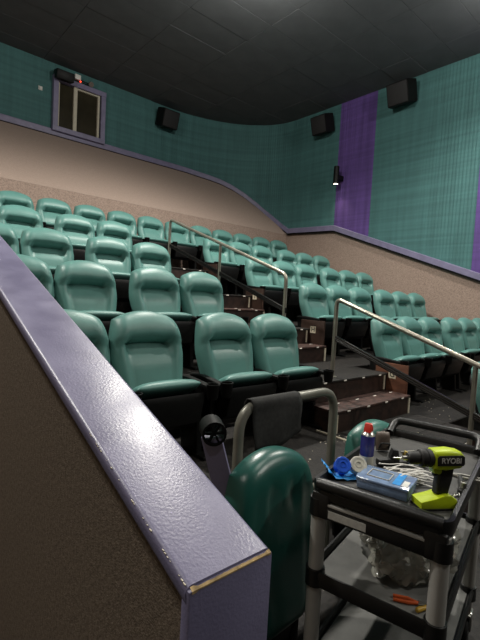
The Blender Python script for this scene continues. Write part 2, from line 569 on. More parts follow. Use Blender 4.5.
# ------------------------------------------------------------------ half wall in the foreground
HX0, HX1, HY0, HY1 = 0.402, 0.586, 0.545, 6.6
def htop(y): return -0.520 + 0.3345 * (y - 0.545)
bm = bmesh.new()
prism(bm, [(HY0 + 0.02, LOW), (HY1, LOW), (HY1, htop(HY1)), (HY0 + 0.02, htop(HY0 + 0.02))], HX1 - HX0 - 0.02, Matrix(((0, 0, 1, (HX0 + HX1) / 2), (1, 0, 0, 0), (0, 1, 0, 0), (0, 0, 0, 1))))
half = struct('wall_half', bm, M['carpet_brown'], 'low brown carpeted half wall with sloping purple cap in the foreground')
# cap: swept profile along the slope (rounded long edges)
CT = 0.036
prof = []
w2 = (HX1 - HX0) / 2 + 0.006
xm = (HX0 + HX1) / 2
for (sx, sz) in ((1, -1), (1, 1), (-1, 1), (-1, -1)):
    cxp, czp = sx * (w2 - 0.012), CT / 2 + sz * (CT / 2 - 0.012)
    a0 = {(1, -1): -90, (1, 1): 0, (-1, 1): 90, (-1, -1): 180}[(sx, sz)]
    for q in range(5):
        a = math.radians(a0 + q * 22.5)
        prof.append((cxp + 0.012 * math.cos(a), czp + 0.012 * math.sin(a)))
bm = bmesh.new()
rings = []
for y in (HY0 + 0.004, HY1):
    rings.append([bm.verts.new((xm + px, y, htop(y) + pz)) for px, pz in prof])
n = len(prof)
for i in range(n):
    bm.faces.new((rings[0][i], rings[0][(i + 1) % n], rings[1][(i + 1) % n], rings[1][i]))
bm.faces.new(rings[0]); bm.faces.new(rings[1][::-1])
bmesh.ops.recalc_face_normals(bm, faces=bm.faces)
obj('cap', bm, M['purple'], half)
bm = bmesh.new()
box(bm, (xm, HY0 + 0.006, (LOW + htop(HY0) + CT - 0.004) / 2), (2 * w2 - 0.002, 0.024, htop(HY0) + CT - 0.004 - LOW), bev=0.004)
obj('end_board', bm, M['purple'], half)
# chipped edge where the cap meets the end board
bm = bmesh.new()
N = 26
P = []
zt = htop(HY0 - 0.004) + CT
for i in range(N + 1):
    x = xm - w2 + 0.006 + (2 * w2 - 0.012) * i / N
    d = 0.0006 + 0.0014 * random.random() ** 2 + (0.005 if i < 2 else 0) + (0.003 if i > N - 2 else 0)
    P.append([(x, HY0 - 0.0066, zt - 0.0035 - d * 0.6), (x, HY0 - 0.0064, zt - 0.002), (x, HY0 - 0.0035 + d * 0.8, zt + 0.0006 + d * 0.3)])
grid_mesh(bm, P)
obj('worn_edge', bm, M['wood_raw'], half)
bm = bmesh.new()
for i in range(34):
    y = HY0 + 0.01 + 0.5 * random.random() ** 2
    s = 0.0008 + 0.0016 * random.random()
    box(bm, (xm - w2 + 0.003, y, htop(y) + CT - 0.003), (s, s * 3, s * 0.8), bev=0.0003, seg=1)
tag(obj('paint_chips', bm, M['strip'], half), kind='stuff')

# ------------------------------------------------------------------ theater seats
def backrest_bm(W=0.2805, L=0.645, tuft=False):
    n = 31
    S1 = [math.sin(PI / 2 * (2 * i / (n - 1) - 1)) for i in range(n)]
    T1 = [0.5 - 0.5 * math.cos(PI * j / (n - 1)) for j in range(n)]
    a = 0.62 if not tuft else 0.74
    t0 = 0.42 if not tuft else 0.56
    F, B = [], []
    for s in S1:
        fr, br = [], []
        for t in T1:
            tp = max(0, (t - t0) / (1 - t0))
            tl = max(0, (0.14 - t) / 0.14)
            x = s * W * math.sqrt(1 - a * tp * tp / 2) * (0.84 + 0.16 * sm(t, 0, 0.6)) * math.sqrt(1 - 0.25 * tl * tl)
            zt = t0 + (1 - t0) * tp * math.sqrt(1 - a * s * s / 2) if t > t0 else t
            e = (1 - abs(s) ** 7) * (1 - tp ** 8) * (1 - tl ** 6)
            e = math.sqrt(max(0, e))
            if not tuft:
                side = sm(abs(s), 0.50, 0.74)
                top = sm(t, 0.645, 0.715)
                inner = (1 - side) * (1 - top)
                d = 0.086 + 0.026 * top * (1 - sm(t, 0.80, 1.0)) + 0.008 * side
                d -= inner * (0.006 + 0.060 * sm(t, 0.40, 0.655))
                d -= 0.007 * math.exp(-((abs(s) - 0.60) / 0.06) ** 2) * (1 - top) * sm(t, 0.02, 0.15)
                cre = math.exp(-((t - 0.655) / 0.03) ** 2)
                d -= 0.014 * cre * (1 - sm(abs(s), 0.56, 0.72))
                d -= 0.020 * math.exp(-((t - 0.665) / 0.05) ** 2 - ((abs(s) - 0.56) / 0.08) ** 2)
            else:
                d = 0.085 + 0.012 * math.exp(-((t - 0.82) / 0.2) ** 2)
                d -= 0.022 * math.exp(-((abs(s) - 0.26) / 0.07) ** 2 - ((t - 0.76) / 0.07) ** 2)
                d -= 0.012 * math.exp(-((abs(s) - 0.62) / 0.05) ** 2) * sm(t, 0.9, 0.7)
                d -= 0.014 * math.exp(-((abs(s) - 0.26) / 0.05) ** 2) * (1 - sm(t, 0.72, 0.80)) * sm(t, 0.58, 0.72)
            fr.append((x, -d * (0.12 + 0.88 * e), zt * L))
            br.append((x * 1.0, 0.012 * e, zt * L))
        F.append(fr); B.append(br)
    bm = bmesh.new()
    grid_mesh(bm, F, flip=False)
    grid_mesh(bm, B, flip=True)
    # rim joining front and back
    ring = [(i, 0) for i in range(n)] + [(n - 1, j) for j in range(1, n)] + [(i, n - 1) for i in range(n - 2, -1, -1)] + [(0, j) for j in range(n - 2, 0, -1)]
    P = [[F[i][j], B[i][j]] for i, j in ring] + [[F[0][0], B[0][0]]]
    grid_mesh(bm, P)
    bmesh.ops.remove_doubles(bm, verts=bm.verts, dist=1e-5)
    bmesh.ops.recalc_face_normals(bm, faces=bm.faces)
    return bm

def shell_bm(W=0.250, L=0.60):
    poly = []
    for q in range(13):
        a = PI * q / 12
        poly.append((W * math.copysign(abs(math.cos(a)) ** 0.75, math.cos(a)), L * 0.62 + L * 0.34 * math.sin(a) ** 0.75))
    poly += [(-W * 0.92, 0.0), (W * 0.92, 0.0)]
    bm = bmesh.new()
    prism(bm, poly, 0.03, T(0, 0.024, 0) @ RX(PI / 2), bev=0.008)
    return bm

def pad_bm(w, d, h, n=13, crown=0.02):
    """upholstered pad: w along x, d along y, h thick, top crowned"""
    S1 = [math.sin(PI / 2 * (2 * i / (n - 1) - 1)) for i in range(n)]
    Tp, Bt = [], []
    for s in S1:
        a, b = [], []
        for t in S1:
            x = s * w / 2 * math.sqrt(1 - 0.28 * t * t / 2)
            y = t * d / 2 * math.sqrt(1 - 0.28 * s * s / 2)
            e = math.sqrt(max(0, (1 - abs(s) ** 6) * (1 - abs(t) ** 6)))
            a.append((x, y, h * 0.35 + (h * 0.65 + crown * (1 - s * s) * (1 - t * t)) * e))
            b.append((x, y, h * 0.35 - h * 0.35 * e))
        Tp.append(a); Bt.append(b)
    bm = bmesh.new()
    grid_mesh(bm, Tp); grid_mesh(bm, Bt, flip=True)
    bmesh.ops.remove_doubles(bm, verts=bm.verts, dist=1e-5)
    bmesh.ops.recalc_face_normals(bm, faces=bm.faces)
    return bm

RECL = math.radians(16)
BACK_MX = T(0, -0.165, 0.362) @ RX(-RECL)
def xf(bm, mx):
    bmesh.ops.transform(bm, matrix=mx, verts=bm.verts)
    return bm
ME = {}
ME['backrest'] = make_mesh('backrest', xf(backrest_bm(), BACK_MX), M['vinyl'], 70)
ME['back_shell'] = make_mesh('back_shell', xf(shell_bm(), BACK_MX), M['black'])
ME['cushion'] = make_mesh('cushion', xf(pad_bm(0.50, 0.35, 0.075), T(0, -0.29, 0.425) @ RX(-math.radians(32))), M['vinyl'], 70)
bm = bmesh.new()
panp = [(-0.455, 0.478), (-0.470, 0.440), (-0.425, 0.27), (-0.36, 0.225), (-0.20, 0.27), (-0.08, 0.34), (-0.075, 0.37)]
prism(bm, panp, 0.47, Matrix(((0, 0, 1, 0), (1, 0, 0, 0), (0, 1, 0, 0), (0, 0, 0, 1))), bev=0.02)
ME['seat_pan'] = make_mesh('seat_pan', bm, M['black'])
bm = bmesh.new()
box(bm, (0, -0.27, 0.012), (0.06, 0.36, 0.024), bev=0.006)
prism(bm, [(-0.36, 0.02), (-0.16, 0.02), (-0.10, 0.30), (-0.06, 0.52), (-0.20, 0.52), (-0.40, 0.50), (-0.33, 0.36)], 0.045, Matrix(((0, 0, 1, 0), (1, 0, 0, 0), (0, 1, 0, 0), (0, 0, 0, 1))), bev=0.008)
ME['standard'] = make_mesh('standard', bm, M['black'])
bm = bmesh.new()
prism(bm, [(-0.46, 0.482), (-0.08, 0.495), (-0.06, 0.525), (-0.20, 0.534), (-0.46, 0.512)], 0.056, Matrix(((0, 0, 1, 0), (1, 0, 0, 0), (0, 1, 0, 0), (0, 0, 0, 1))), bev=0.008)
ME['armrest'] = make_mesh('armrest', bm, M['black'])
ME['cup_holder'] = make_mesh('cup_holder', lathe(bmesh.new(), [(0, 0.425), (0.030, 0.425), (0.038, 0.44), (0.043, 0.518), (0.046, 0.522), (0.046, 0.530), (0.040, 0.530), (0.036, 0.45), (0, 0.445)], 16, T(0, -0.475, 0)), M['black'])
bm = bmesh.new()
q = [(-0.545, 0.49), (-0.17, 0.49), (-0.17, 0.07), (-0.42, 0.06)]
for a in range(0, 91, 15):
    q.append((-0.465 - 0.08 * math.sin(math.radians(a)), 0.14 - 0.08 * math.cos(math.radians(a))))
prism(bm, q, 0.024, Matrix(((0, 0, 1, 0), (1, 0, 0, 0), (0, 1, 0, 0), (0, 0, 0, 1))), bev=0.004)
ME['end_panel'] = make_mesh('end_panel', bm, M['panelwood'])
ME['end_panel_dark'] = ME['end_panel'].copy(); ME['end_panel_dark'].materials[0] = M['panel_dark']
ME['row_plate'] = make_mesh('row_plate', box(bmesh.new(), (0, 0, 0), (0.004, 0.085, 0.085), bev=0.001, seg=1), M['plate'])

def build_seat(right_arm, left_arm=True):
    t = thing('theater_seat', 'x', 'seat')
    for nm in ('backrest', 'back_shell', 'cushion', 'seat_pan'):
        obj(nm, ME[nm], None, t)
    for dx in ((-0.285,) if left_arm else ()) + ((0.285,) if right_arm else ()):
        obj('standard', ME['standard'], None, t, loc=(dx, 0, 0))
        a = obj('armrest', ME['armrest'], None, t, loc=(dx, 0, 0))
        obj('cup_holder', ME['cup_holder'], None, a)
    return t
proto = {False: build_seat(False), True: build_seat(True), None: build_seat(False, False)}
used = {False: False, True: False, None: False}
GROUP_SEAT = 'teal theater seats in rows'
def seat(x, k, right_arm, label, group):
    o = proto[right_arm] if not used[right_arm] else copy_tree(proto[right_arm])
    used[right_arm] = True
    o.location = (x, Y0 + k * PITCH, frow(k))
    tag(o, label, 'seat', group)
    return o
ordw = ['first', 'second', 'third', 'fourth', 'fifth', 'sixth', 'seventh', 'eighth', 'ninth', 'tenth', 'eleventh', 'twelfth']
roww = ['front row (G)', 'row H', 'third row', 'fourth row']
SEATS = {}
for k in range(4):
    nL = 4 if k < 3 else 3
    for i in range(nL):
        x = XL - i * SW - (GL if i >= 2 else 0)
        SEATS['L', k, i] = (x + (0.02 if i == 3 else 0), k, None if i == 3 else i in (0, 2), f'teal vinyl theater seat left of the aisle, {["front", "second", "third", "fourth"][k]} row, {ordw[i]} from the aisle', f'left block seats, {roww[k]}')
    for i in range(6):
        x = XR + i * SW * 0.985 + (GR if i >= 3 else 0)
        SEATS['R', k, i] = (x, k, i in (2, 5), f'teal vinyl theater seat right of the aisle, {["row marked G", "row marked H", "third row", "fourth row"][k]}, {ordw[i]} from the aisle', f'right block seats, {roww[k]}')
for i in range(11):
    SEATS['K', 4, i] = (XK + i * SW, 4, i == 10, f'teal vinyl seat in the back row, {ordw[10 - i]} from the right wall', 'back row seats')
SEATS['F', -1, 0] = (XR, -1, True, 'teal vinyl theater seat at the right edge, lowest row, below row G', None)
built = {}
for key, v in SEATS.items():
    built[key] = seat(*v)
# aisle end panels with row letters
plates = {0: 'G', 1: 'H', 2: 'I', 3: 'J', -1: ''}
for k in (0, 1, 2, 3, -1):
    s = built['R' if k >= 0 else 'F', k, 0]
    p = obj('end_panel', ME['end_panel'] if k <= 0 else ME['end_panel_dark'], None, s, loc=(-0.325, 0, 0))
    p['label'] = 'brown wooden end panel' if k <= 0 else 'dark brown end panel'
    if plates[k] and k < 3:
        obj('row_plate', ME['row_plate'], None, p, loc=(-0.0138, -0.375, 0.372))
        mx = T(-0.0162, -0.375, 0.372) @ Matrix(((0, 0, -1, 0), (-1, 0, 0, 0), (0, 1, 0, 0), (0, 0, 0, 1)))
        letters('letter', plates[k], 0.085, M['ink'], p, mx)

# ------------------------------------------------------------------ handrails along the aisle
RXX = 3.45
def rail_z(y): return 0.022 + 0.344 * (y - 2.465)
def handrail(label, y_low, y_high, posts, bend_low):
    t = thing('handrail', label, 'handrail', (RXX, y_low, 0))
    def L(y, z): return (0, y - y_low, z)
    bm = bmesh.new()
    if bend_low == 'low':      # front end turns down into a post
        pts = [L(y_low, posts[0][1]), L(y_low, rail_z(y_low) + 0.0), L(y_high, rail_z(y_high)), L(y_high, posts[-1][1])]
    else:
        pts = [L(y_low, rail_z(y_low)), L(y_high, rail_z(y_high)), L(y_high, posts[-1][1])]
    tube(bm, fillet(pts, 0.07), 0.021, 12)
    obj('top_rail', bm, M['rail'], t)
    for (y, zb, own) in posts:
        if own:
            bm = bmesh.new()
            tube(bm, [L(y, zb), L(y, rail_z(y) - 0.005)], 0.018, 10)
            obj('post', bm, M['rail'], t)
        bm = bmesh.new()
        lathe(bm, [(0, 0.012), (0.02, 0.012), (0.045, 0.006), (0.045, 0), (0, 0)], 14, T(0, y - y_low, zb))
        obj('base_flange', bm, M['rail'], t)
    bm = bmesh.new()
    e0 = y_low - 0.03 if bend_low == 'low' else y_low
    a, b = L(e0, rail_z(e0) - 0.385), L(y_high + 0.02, rail_z(y_high + 0.02) - 0.385)
    for dz in (0.017, -0.017):
        tube(bm, [(0, a[1], a[2] + dz), (0, b[1], b[2] + dz)], 0.0125, 10)
    tube(bm, [(0, a[1], a[2]), (0, b[1], b[2])], 0.012, 8)
    m = obj('middle_rail', bm, M['gloss'], t)
    m['label'] = 'black double middle rail'
    return t
handrail('steel aisle handrail of the upper stair, bent down at its lower end beside row I', 3.19, 5.64,
         [(3.19, frow(0) + 0.572, False), (4.38, frow(1) + 0.573, True), (5.64, frow(2) + 0.76, False)], 'low')
handrail('steel aisle handrail of the lower stair, rising in front of row G', 0.98, 2.50,
         [(1.2, -1.31, True), (2.50, frow(1), False)], 'high')

# ------------------------------------------------------------------ guard rail with draped cloth
GY = 1.40
t = thing('guard_rail', 'grey bent tube guard rail behind the dark green floor seat', 'guard rail', (1.62, GY, LOW))
gx0, gx1 = 1.262 - 1.62, 1.968 - 1.62
bm = bmesh.new()
tube(bm, fillet([(gx0, 0, 0), (gx0, 0, 1.005), (gx1, 0, 1.01), (gx1, 0, 0)], 0.13, 8), 0.024, 14)
obj('tube', bm, M['guard'], t)
bm = bmesh.new()
tube(bm, [(gx0, 0, 0.485), (gx1, 0, 0.485)], 0.022, 12)
obj('cross_bar', bm, M['guard'], t)
for gx in (gx0, gx1):
    obj('base_flange', lathe(bmesh.new(), [(0, 0.012), (0.03, 0.012), (0.06, 0.006), (0.06, 0), (0, 0)], 16, T(gx, 0, 0)), M['guard'], t)
# cloth draped over the tube
rows = []
NC, NR = 15, 22
for i in range(NC):
    u = i / (NC - 1)
    x = 1.315 + 0.33 * u
    wav = 0.006 * math.sin(u * 9)
    fl = 0.20 - 0.045 * u + 0.035 * math.sin(u * PI * 0.9)      # front hang
    bl = 0.16
    row = []
    R_ = 0.0285
    for j in range(NR):
        v = j / (NR - 1)
        if v < 0.42:
            s = (0.42 - v) / 0.42
            row.append((x + 0.01 * s, GY - R_ - 0.010 * s + wav * s + 0.006 * math.sin(s * 5 + u * 4), LOW + 1.006 - fl * s))
        elif v < 0.58:
            a = PI * (v - 0.42) / 0.16
            row.append((x, GY - R_ * math.cos(a), LOW + 1.006 + R_ * math.sin(a)))
        else:
            s = (v - 0.58) / 0.42
            row.append((x, GY + R_ + 0.008 * s - wav * s, LOW + 1.006 - bl * s))
    rows.append(row)
c = obj('draped_cloth', grid_mesh(bmesh.new(), rows), M['cloth'], None, 80)
sd = c.modifiers.new('thick', 'SOLIDIFY'); sd.thickness = 0.004; sd.offset = 1
tag(c, 'black felt cloth folded over the grey tube guard rail', 'cloth')

# ------------------------------------------------------------------ two front seats on the low floor
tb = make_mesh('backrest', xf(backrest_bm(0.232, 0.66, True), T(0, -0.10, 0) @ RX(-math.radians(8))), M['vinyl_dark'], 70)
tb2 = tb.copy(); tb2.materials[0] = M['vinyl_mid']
def floor_seat(label, x, y, ztop, me, rz):
    t = thing('floor_seat', label, 'seat', (x, y, LOW), rz)
    h = ztop - LOW - 0.655
    obj('backrest', me, None, t, loc=(0, 0, h))
    bm = bmesh.new()
    prism(bm, [(-0.2, h + 0.02), (0.2, h + 0.02), (0.2, h + 0.42), (-0.2, h + 0.42)], 0.02, T(0, -0.055, 0) @ RX(-math.radians(8)) @ T(0, 0.05, 0) @ RX(PI / 2), bev=0.005)
    obj('back_shell', bm, M['black'], t)
    bm = bmesh.new()
    prism(bm, panp, 0.42, T(0, 0.12, h - 0.40) @ Matrix(((0, 0, 0.6, 0), (0.5, 0, 0, 0), (0, 1, 0, 0), (0, 0, 0, 1))), bev=0.01)
    obj('seat_pan', bm, M['black'], t)
    for dx in (-0.15, 0.15):
        bm = bmesh.new()
        box(bm, (dx, -0.06, (h + 0.06) / 2), (0.05, 0.08, h + 0.06), bev=0.008)
        box(bm, (dx, -0.09, 0.012), (0.06, 0.24, 0.024), bev=0.006)
        obj('leg', bm, M['black'], t)
    return t
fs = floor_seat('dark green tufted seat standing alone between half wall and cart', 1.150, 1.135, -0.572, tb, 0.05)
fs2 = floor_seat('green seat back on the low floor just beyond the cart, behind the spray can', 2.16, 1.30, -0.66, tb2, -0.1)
# raised armrest with cup holder at the left of the dark green seat
a0, a1 = Vector((0.925, 1.17, -0.505)), Vector((1.03, 1.13, -0.89))
t = thing('raised_armrest', 'slim purple armrest post topped by a black cup holder, beside the dark green seat', 'armrest', (1.0, 1.13, LOW))
loc = lambda v: Vector(v) - Vector((1.0, 1.13, LOW))
bm = bmesh.new()
d = (a1 - a0)
for (wa, wb) in ((0.036, 0.044),):
    u = Vector((0.75, -0.66, 0)).normalized(); v = Vector((0.66, 0.75, 0)).normalized()
    base = a0 + d * 2.52
    vs = []
    for p, wd in ((a0, wa), (base, wb)):
        for su, sv in ((-1, -1), (1, -1), (1, 1), (-1, 1)):
            vs.append(bm.verts.new(loc(p + u * wd * su + v * 0.018 * sv)))
    for f in ((3, 2, 1, 0), (4, 5, 6, 7), (0, 1, 5, 4), (1, 2, 6, 5), (2, 3, 7, 6), (3, 0, 4, 7)):
        bm.faces.new([vs[i] for i in f])
    for vv in bm.verts:
        vv.co.z = max(vv.co.z, 0.0)
    bmesh.ops.recalc_face_normals(bm, faces=bm.faces)
obj('arm', bm, M['purple'], t)
axis = Vector((-0.42, -0.80, -0.05)).normalized()     # open side faces away, ribbed base faces the viewer
q = axis.to_track_quat('Z', 'Y').to_matrix().to_4x4()
cmx = Matrix.Translation(loc(a0 + Vector((0.005, 0, 0.022)))) @ q
bm = bmesh.new()
lathe(bm, [(0.040, -0.05), (0.044, -0.05), (0.044, 0.035), (0.036, 0.035), (0.036, 0.015), (0.038, -0.05)], 22, cmx)
ch = obj('cup_holder', bm, M['black'], t)
bm = bmesh.new()
for kk in range(3):
    box(bm, (0, 0, 0.022), (0.074, 0.008, 0.012), cmx @ RZ(kk * PI / 3))
obj('rib', bm, M['black'], ch)

# ------------------------------------------------------------------ projection window and wall fittings
win = struct('window_1', box(bmesh.new(), (0, 0, 0), (0.02, 0.02, 0.02)), M['trim'], 'projection booth window with two dark panes high on the rear wall')
win.location = (2.83, WY - 0.06, 3.20)
WW, WH = 0.99, 1.0
bm = bmesh.new()
for (x0, x1, z0, z1) in ((-0.05, 0.05, -0.02, WH + 0.05), (WW - 0.05, WW + 0.05, -0.02, WH + 0.05), (-0.05, WW + 0.05, WH - 0.045, WH + 0.055), (-0.05, WW + 0.05, -0.04, 0.06)):
    dp = 0.13 if z1 - z0 > 0.5 else 0.142
    box(bm, ((x0 + x1) / 2, 0.0, (z0 + z1) / 2), (x1 - x0 + (0.008 if dp > 0.135 else 0), dp, z1 - z0), bev=0.006, seg=1)
obj('frame', bm, M['trim'], win)
for (x, w) in ((0.40, 0.075), (WW - 0.095, 0.045), (0.065, 0.03)):
    obj('mullion', box(bmesh.new(), (x, 0.005, WH / 2), (w, 0.07, WH - 0.09), bev=0.005, seg=1), M['cream'], win)
obj('sash_rail', box(bmesh.new(), (0.63, 0.005, WH - 0.065), (0.50, 0.06, 0.03), bev=0.004, seg=1), M['cream'], win)
for (x0, x1) in ((0.06, 0.37), (0.43, WW - 0.10)):
    obj('pane', box(bmesh.new(), ((x0 + x1) / 2, 0.03, WH / 2), (x1 - x0, 0.008, WH - 0.1)), M['glass'], win)

def wall_speaker(label, x, y, z, rz, s=1.0, tilt=0.3):
    t = thing('wall_speaker', label, 'speaker', (x, y, z), rz)
    mx = RX(tilt)
    bm = bmesh.new()
    prism(bm, [(-0.26 * s, 0.0), (0.26 * s, 0.0), (0.21 * s, -0.24 * s), (-0.21 * s, -0.24 * s)], 0.40 * s, mx @ T(0, -0.07 * s, 0), bev=0.02 * s)
    obj('cabinet', bm, M['black'], t)
    bm = bmesh.new()
    box(bm, (0, -0.315 * s, 0), (0.39 * s, 0.014, 0.36 * s), mx, bev=0.006)
    obj('grille', bm, M['speaker'], t)
    bm = bmesh.new()
    box(bm, (0, -0.03 * s, -0.02 * s), (0.10 * s, 0.12 * s, 0.10 * s), bev=0.006)
    obj('bracket', bm, M['black'], t)
    return t
wall_speaker('black surround speaker on the rear wall right of the projection window', 5.38, WY - 0.04, 4.20, 0)
wall_speaker('black surround speaker on the right wall, left of the violet strip', WX - 0.04, 6.46, 4.13, -PI / 2)
wall_speaker('black surround speaker on the right wall, right of the violet strip', WX - 0.04, 4.52, 4.22, -PI / 2, 1.05)

t = thing('ceiling_projector', 'small black box mounted above the projection window', 'speaker', (2.95, WY - 0.05, 4.28))
obj('case', box(bmesh.new(), (0, -0.14, 0), (0.34, 0.24, 0.17), RX(0.25), bev=0.012), M['black'], t)
obj('bracket', box(bmesh.new(), (0, -0.02, 0), (0.08, 0.06, 0.08), bev=0.004), M['black'], t)
t.name = 'wall_box'
t = thing('emergency_light', 'white emergency light with red indicator above the projection window', 'lamp', (3.32, WY - 0.05, 4.30))
obj('case', box(bmesh.new(), (-0.07, -0.05, 0.06), (0.12, 0.08, 0.10), bev=0.01), M['white'], t)
obj('lamp_head', lathe(bmesh.new(), [(0, 0.0), (0.045, 0.0), (0.055, 0.05), (0.05, 0.075), (0, 0.075)], 14, T(0.20, -0.05, 0.02) @ RX(PI / 2 + 0.4)), M['greycover'], t)
obj('indicator', lathe(bmesh.new(), [(0, -0.01), (0.014, -0.01), (0.014, 0.01), (0, 0.012)], 10, T(-0.02, -0.09, -0.02) @ RX(PI / 2)), M['red_led'], t)
obj('arm', tube(bmesh.new(), [(-0.03, -0.04, 0.03), (0.2, -0.04, 0.02)], 0.012, 8), M['black'], t)
t = thing('wall_sensor', 'tiny white sensor on the teal wall left of the projection window', 'sensor', (2.56, WY - 0.02, 3.93))
obj('dome', lathe(bmesh.new(), [(0, 0.03), (0.02, 0.025), (0.032, 0.01), (0.034, 0), (0, 0)], 14, RX(PI / 2)), M['white'], t)
obj('plate', box(bmesh.new(), (0, 0.004, 0), (0.075, 0.008, 0.075), bev=0.002, seg=1), M['white'], t)

t = thing('wall_sconce', 'black tube wall lamp with glowing lower end on the violet strip', 'lamp', (WX - 0.03, 5.93, 2.82), -PI / 2)
obj('tube', lathe(bmesh.new(), [(0.055, 0.20), (0.0, 0.20), (0.0, 0.195), (0.06, 0.19), (0.062, -0.19), (0.054, -0.19), (0.05, -0.17)], 18, T(0, -0.22, 0)), M['black'], t)
obj('lens', lathe(bmesh.new(), [(0, -0.178), (0.052, -0.178), (0.052, -0.184), (0, -0.184)], 16, T(0, -0.22, 0)), M['lamp'], t)
obj('bracket', box(bmesh.new(), (0.0, -0.09, -0.03), (0.09, 0.18, 0.11), bev=0.01), M['black'], t)
ld = bpy.data.lights.new('sconce_light', 'SPOT')
ld.energy = 14
ld.color = (1.0, 0.86, 0.72)
ld.spot_size = math.radians(95); ld.spot_blend = 1.0; ld.shadow_soft_size = 0.04
lo = bpy.data.objects.new('sconce_light', ld); COL.objects.link(lo)
lo.location = (WX - 0.25, 5.93, 2.62)

# ------------------------------------------------------------------ utility cart
CC = Vector((1.625, 0.775))
CANG = math.radians(12.5)
CL, CWD = 0.86, 0.455
CTOP = -0.62
cart = thing('utility_cart', 'black three-shelf utility cart with aluminium posts, loaded with tools', 'cart', (CC.x, CC.y, LOW), CANG)
def rrect(l, w, r, n=6):
    pts = []
    for sx, sy, a0 in ((1, 1, 0), (-1, 1, 90), (-1, -1, 180), (1, -1, 270)):
        for q in range(n + 1):
            a = math.radians(a0 + 90 * q / n)
            pts.append((sx * (l / 2 - r) + r * math.cos(a), sy * (w / 2 - r) + r * math.sin(a)))
    return pts
def tray_bm(l, w, z, h, lip, depth, r=0.05):
    bm = bmesh.new()
    loops = [(rrect(l - 0.012, w - 0.012, r - 0.006), z - h), (rrect(l, w, r), z - 0.012), (rrect(l - 0.008, w - 0.008, r - 0.004), z),
             (rrect(l - 2 * lip + 0.01, w - 2 * lip + 0.01, r - lip * 0.5), z), (rrect(l - 2 * lip, w - 2 * lip, r - lip * 0.5), z - 0.008), (rrect(l - 2 * lip - 0.006, w - 2 * lip - 0.006, r - lip * 0.5), z - depth)]
    V = [[bm.verts.new((p[0], p[1], zz)) for p in lp] for lp, zz in loops]
    n = len(V[0])
    for a, b in zip(V[:-1], V[1:]):
        for i in range(n):
            bm.faces.new((a[i], a[(i + 1) % n], b[(i + 1) % n], b[i]))
    bm.faces.new(V[0][::-1]); bm.faces.new(V[-1])
    bmesh.ops.recalc_face_normals(bm, faces=bm.faces)
    return bm
H = CTOP - LOW
SH1, SH2 = H - 0.315, H - 0.63
tt = obj('top_tray', tray_bm(CL, CWD, H, 0.055, 0.022, 0.034), M['cartblack'], cart)
obj('tray_mat', xf(prism(bmesh.new(), rrect(CL - 0.055, CWD - 0.055, 0.03), 0.003), T(0, 0, H - 0.0325)), M['cartmat'], tt)
for nm, z in (('middle_shelf', SH1), ('bottom_shelf', SH2)):
    s_ = obj(nm, tray_bm(CL - 0.01, CWD - 0.01, z, 0.055, 0.016, 0.022), M['cartblack'], cart)
    obj('shelf_mat', xf(prism(bmesh.new(), rrect(CL - 0.06, CWD - 0.06, 0.03), 0.003), T(0, 0, z - 0.0205)), M['cartgrey'], s_)
# near end: apron with a tool slot under the rim
bm = bmesh.new()
xe = -CL / 2
box(bm, (xe + 0.014, 0, H - 0.098), (0.026, CWD - 0.06, 0.045), bev=0.006)
box(bm, (xe + 0.022, CWD / 2 - 0.045, H - 0.08), (0.044, 0.07, 0.09), bev=0.012)
box(bm, (xe + 0.022, -CWD / 2 + 0.045, H - 0.08), (0.044, 0.07, 0.09), bev=0.012)
box(bm, (xe + 0.06, 0, H - 0.10), (0.012, CWD - 0.06, 0.05), bev=0.003)
ap = obj('apron', bm, M['cartblack'], cart)
obj('slot_strip', box(bmesh.new(), (xe + 0.020, 0, H - 0.070), (0.036, CWD - 0.14, 0.010), bev=0.002), M['alu'], ap)
obj('sticker', box(bmesh.new(), (xe + 0.0005, 0.085, H - 0.098), (0.002, 0.13, 0.026)), M['sticker'], ap)['label'] = 'white printed sticker'
bm = bmesh.new()
tube(bm, fillet([(xe + 0.02, CWD / 2 - 0.03, H - 0.012), (xe + 0.006, 0.1, H - 0.004), (xe + 0.006, -0.1, H - 0.004), (xe + 0.02, -CWD / 2 + 0.03, H - 0.012)], 0.05), 0.0215, 12)
obj('rim_bar', bm, M['cartblack'], cart)
for sx in (-1, 1):
    for sy in (-1, 1):
        bm = bmesh.new()
        px, py = sx * (CL / 2 - 0.031), sy * (CWD / 2 - 0.031)
        tube(bm, [(px, py, SH2 - 0.05), (px, py, H - 0.05)], 0.0265, 18)
        obj('post', bm, M['alu'], cart)
        for z in (SH1 - 0.028, SH2 - 0.028, H - 0.09):
            obj('collar', lathe(bmesh.new(), [(0, 0.035), (0.033, 0.03), (0.034, -0.03), (0, -0.035)], 16, T(px, py, z)), M['cartblack'], cart)
        bm = bmesh.new()
        lathe(bm, [(0, -0.016), (0.045, -0.016), (0.052, -0.008), (0.052, 0.008), (0.045, 0.016), (0, 0.016)], 18, T(px, py, 0.053) @ RX(PI / 2))
        cs = obj('caster', bm, M['toolblack'], cart)
        bm = bmesh.new()
        box(bm, (px, py, 0.125), (0.07, 0.05, 0.012), bev=0.003)
        for s2 in (-1, 1):
            box(bm, (px, py + s2 * 0.023, 0.09), (0.035, 0.006, 0.085), bev=0.002)
        box(bm, (px, py, (0.131 + SH2 - 0.05) / 2), (0.04, 0.04, SH2 - 0.05 - 0.131 + 0.02), bev=0.006)
        obj('fork', bm, M['steel'], cs)
bm = bmesh.new()
hx = CL / 2
tube(bm, fillet([(hx - 0.06, CWD / 2 - 0.035, H - 0.01), (hx + 0.035, CWD / 2 - 0.035, H + 0.036), (hx + 0.035, -CWD / 2 + 0.035, H + 0.036), (hx - 0.06, -CWD / 2 + 0.035, H - 0.01)], 0.06), 0.019, 12)
obj('handle', bm, M['cartblack'], cart)
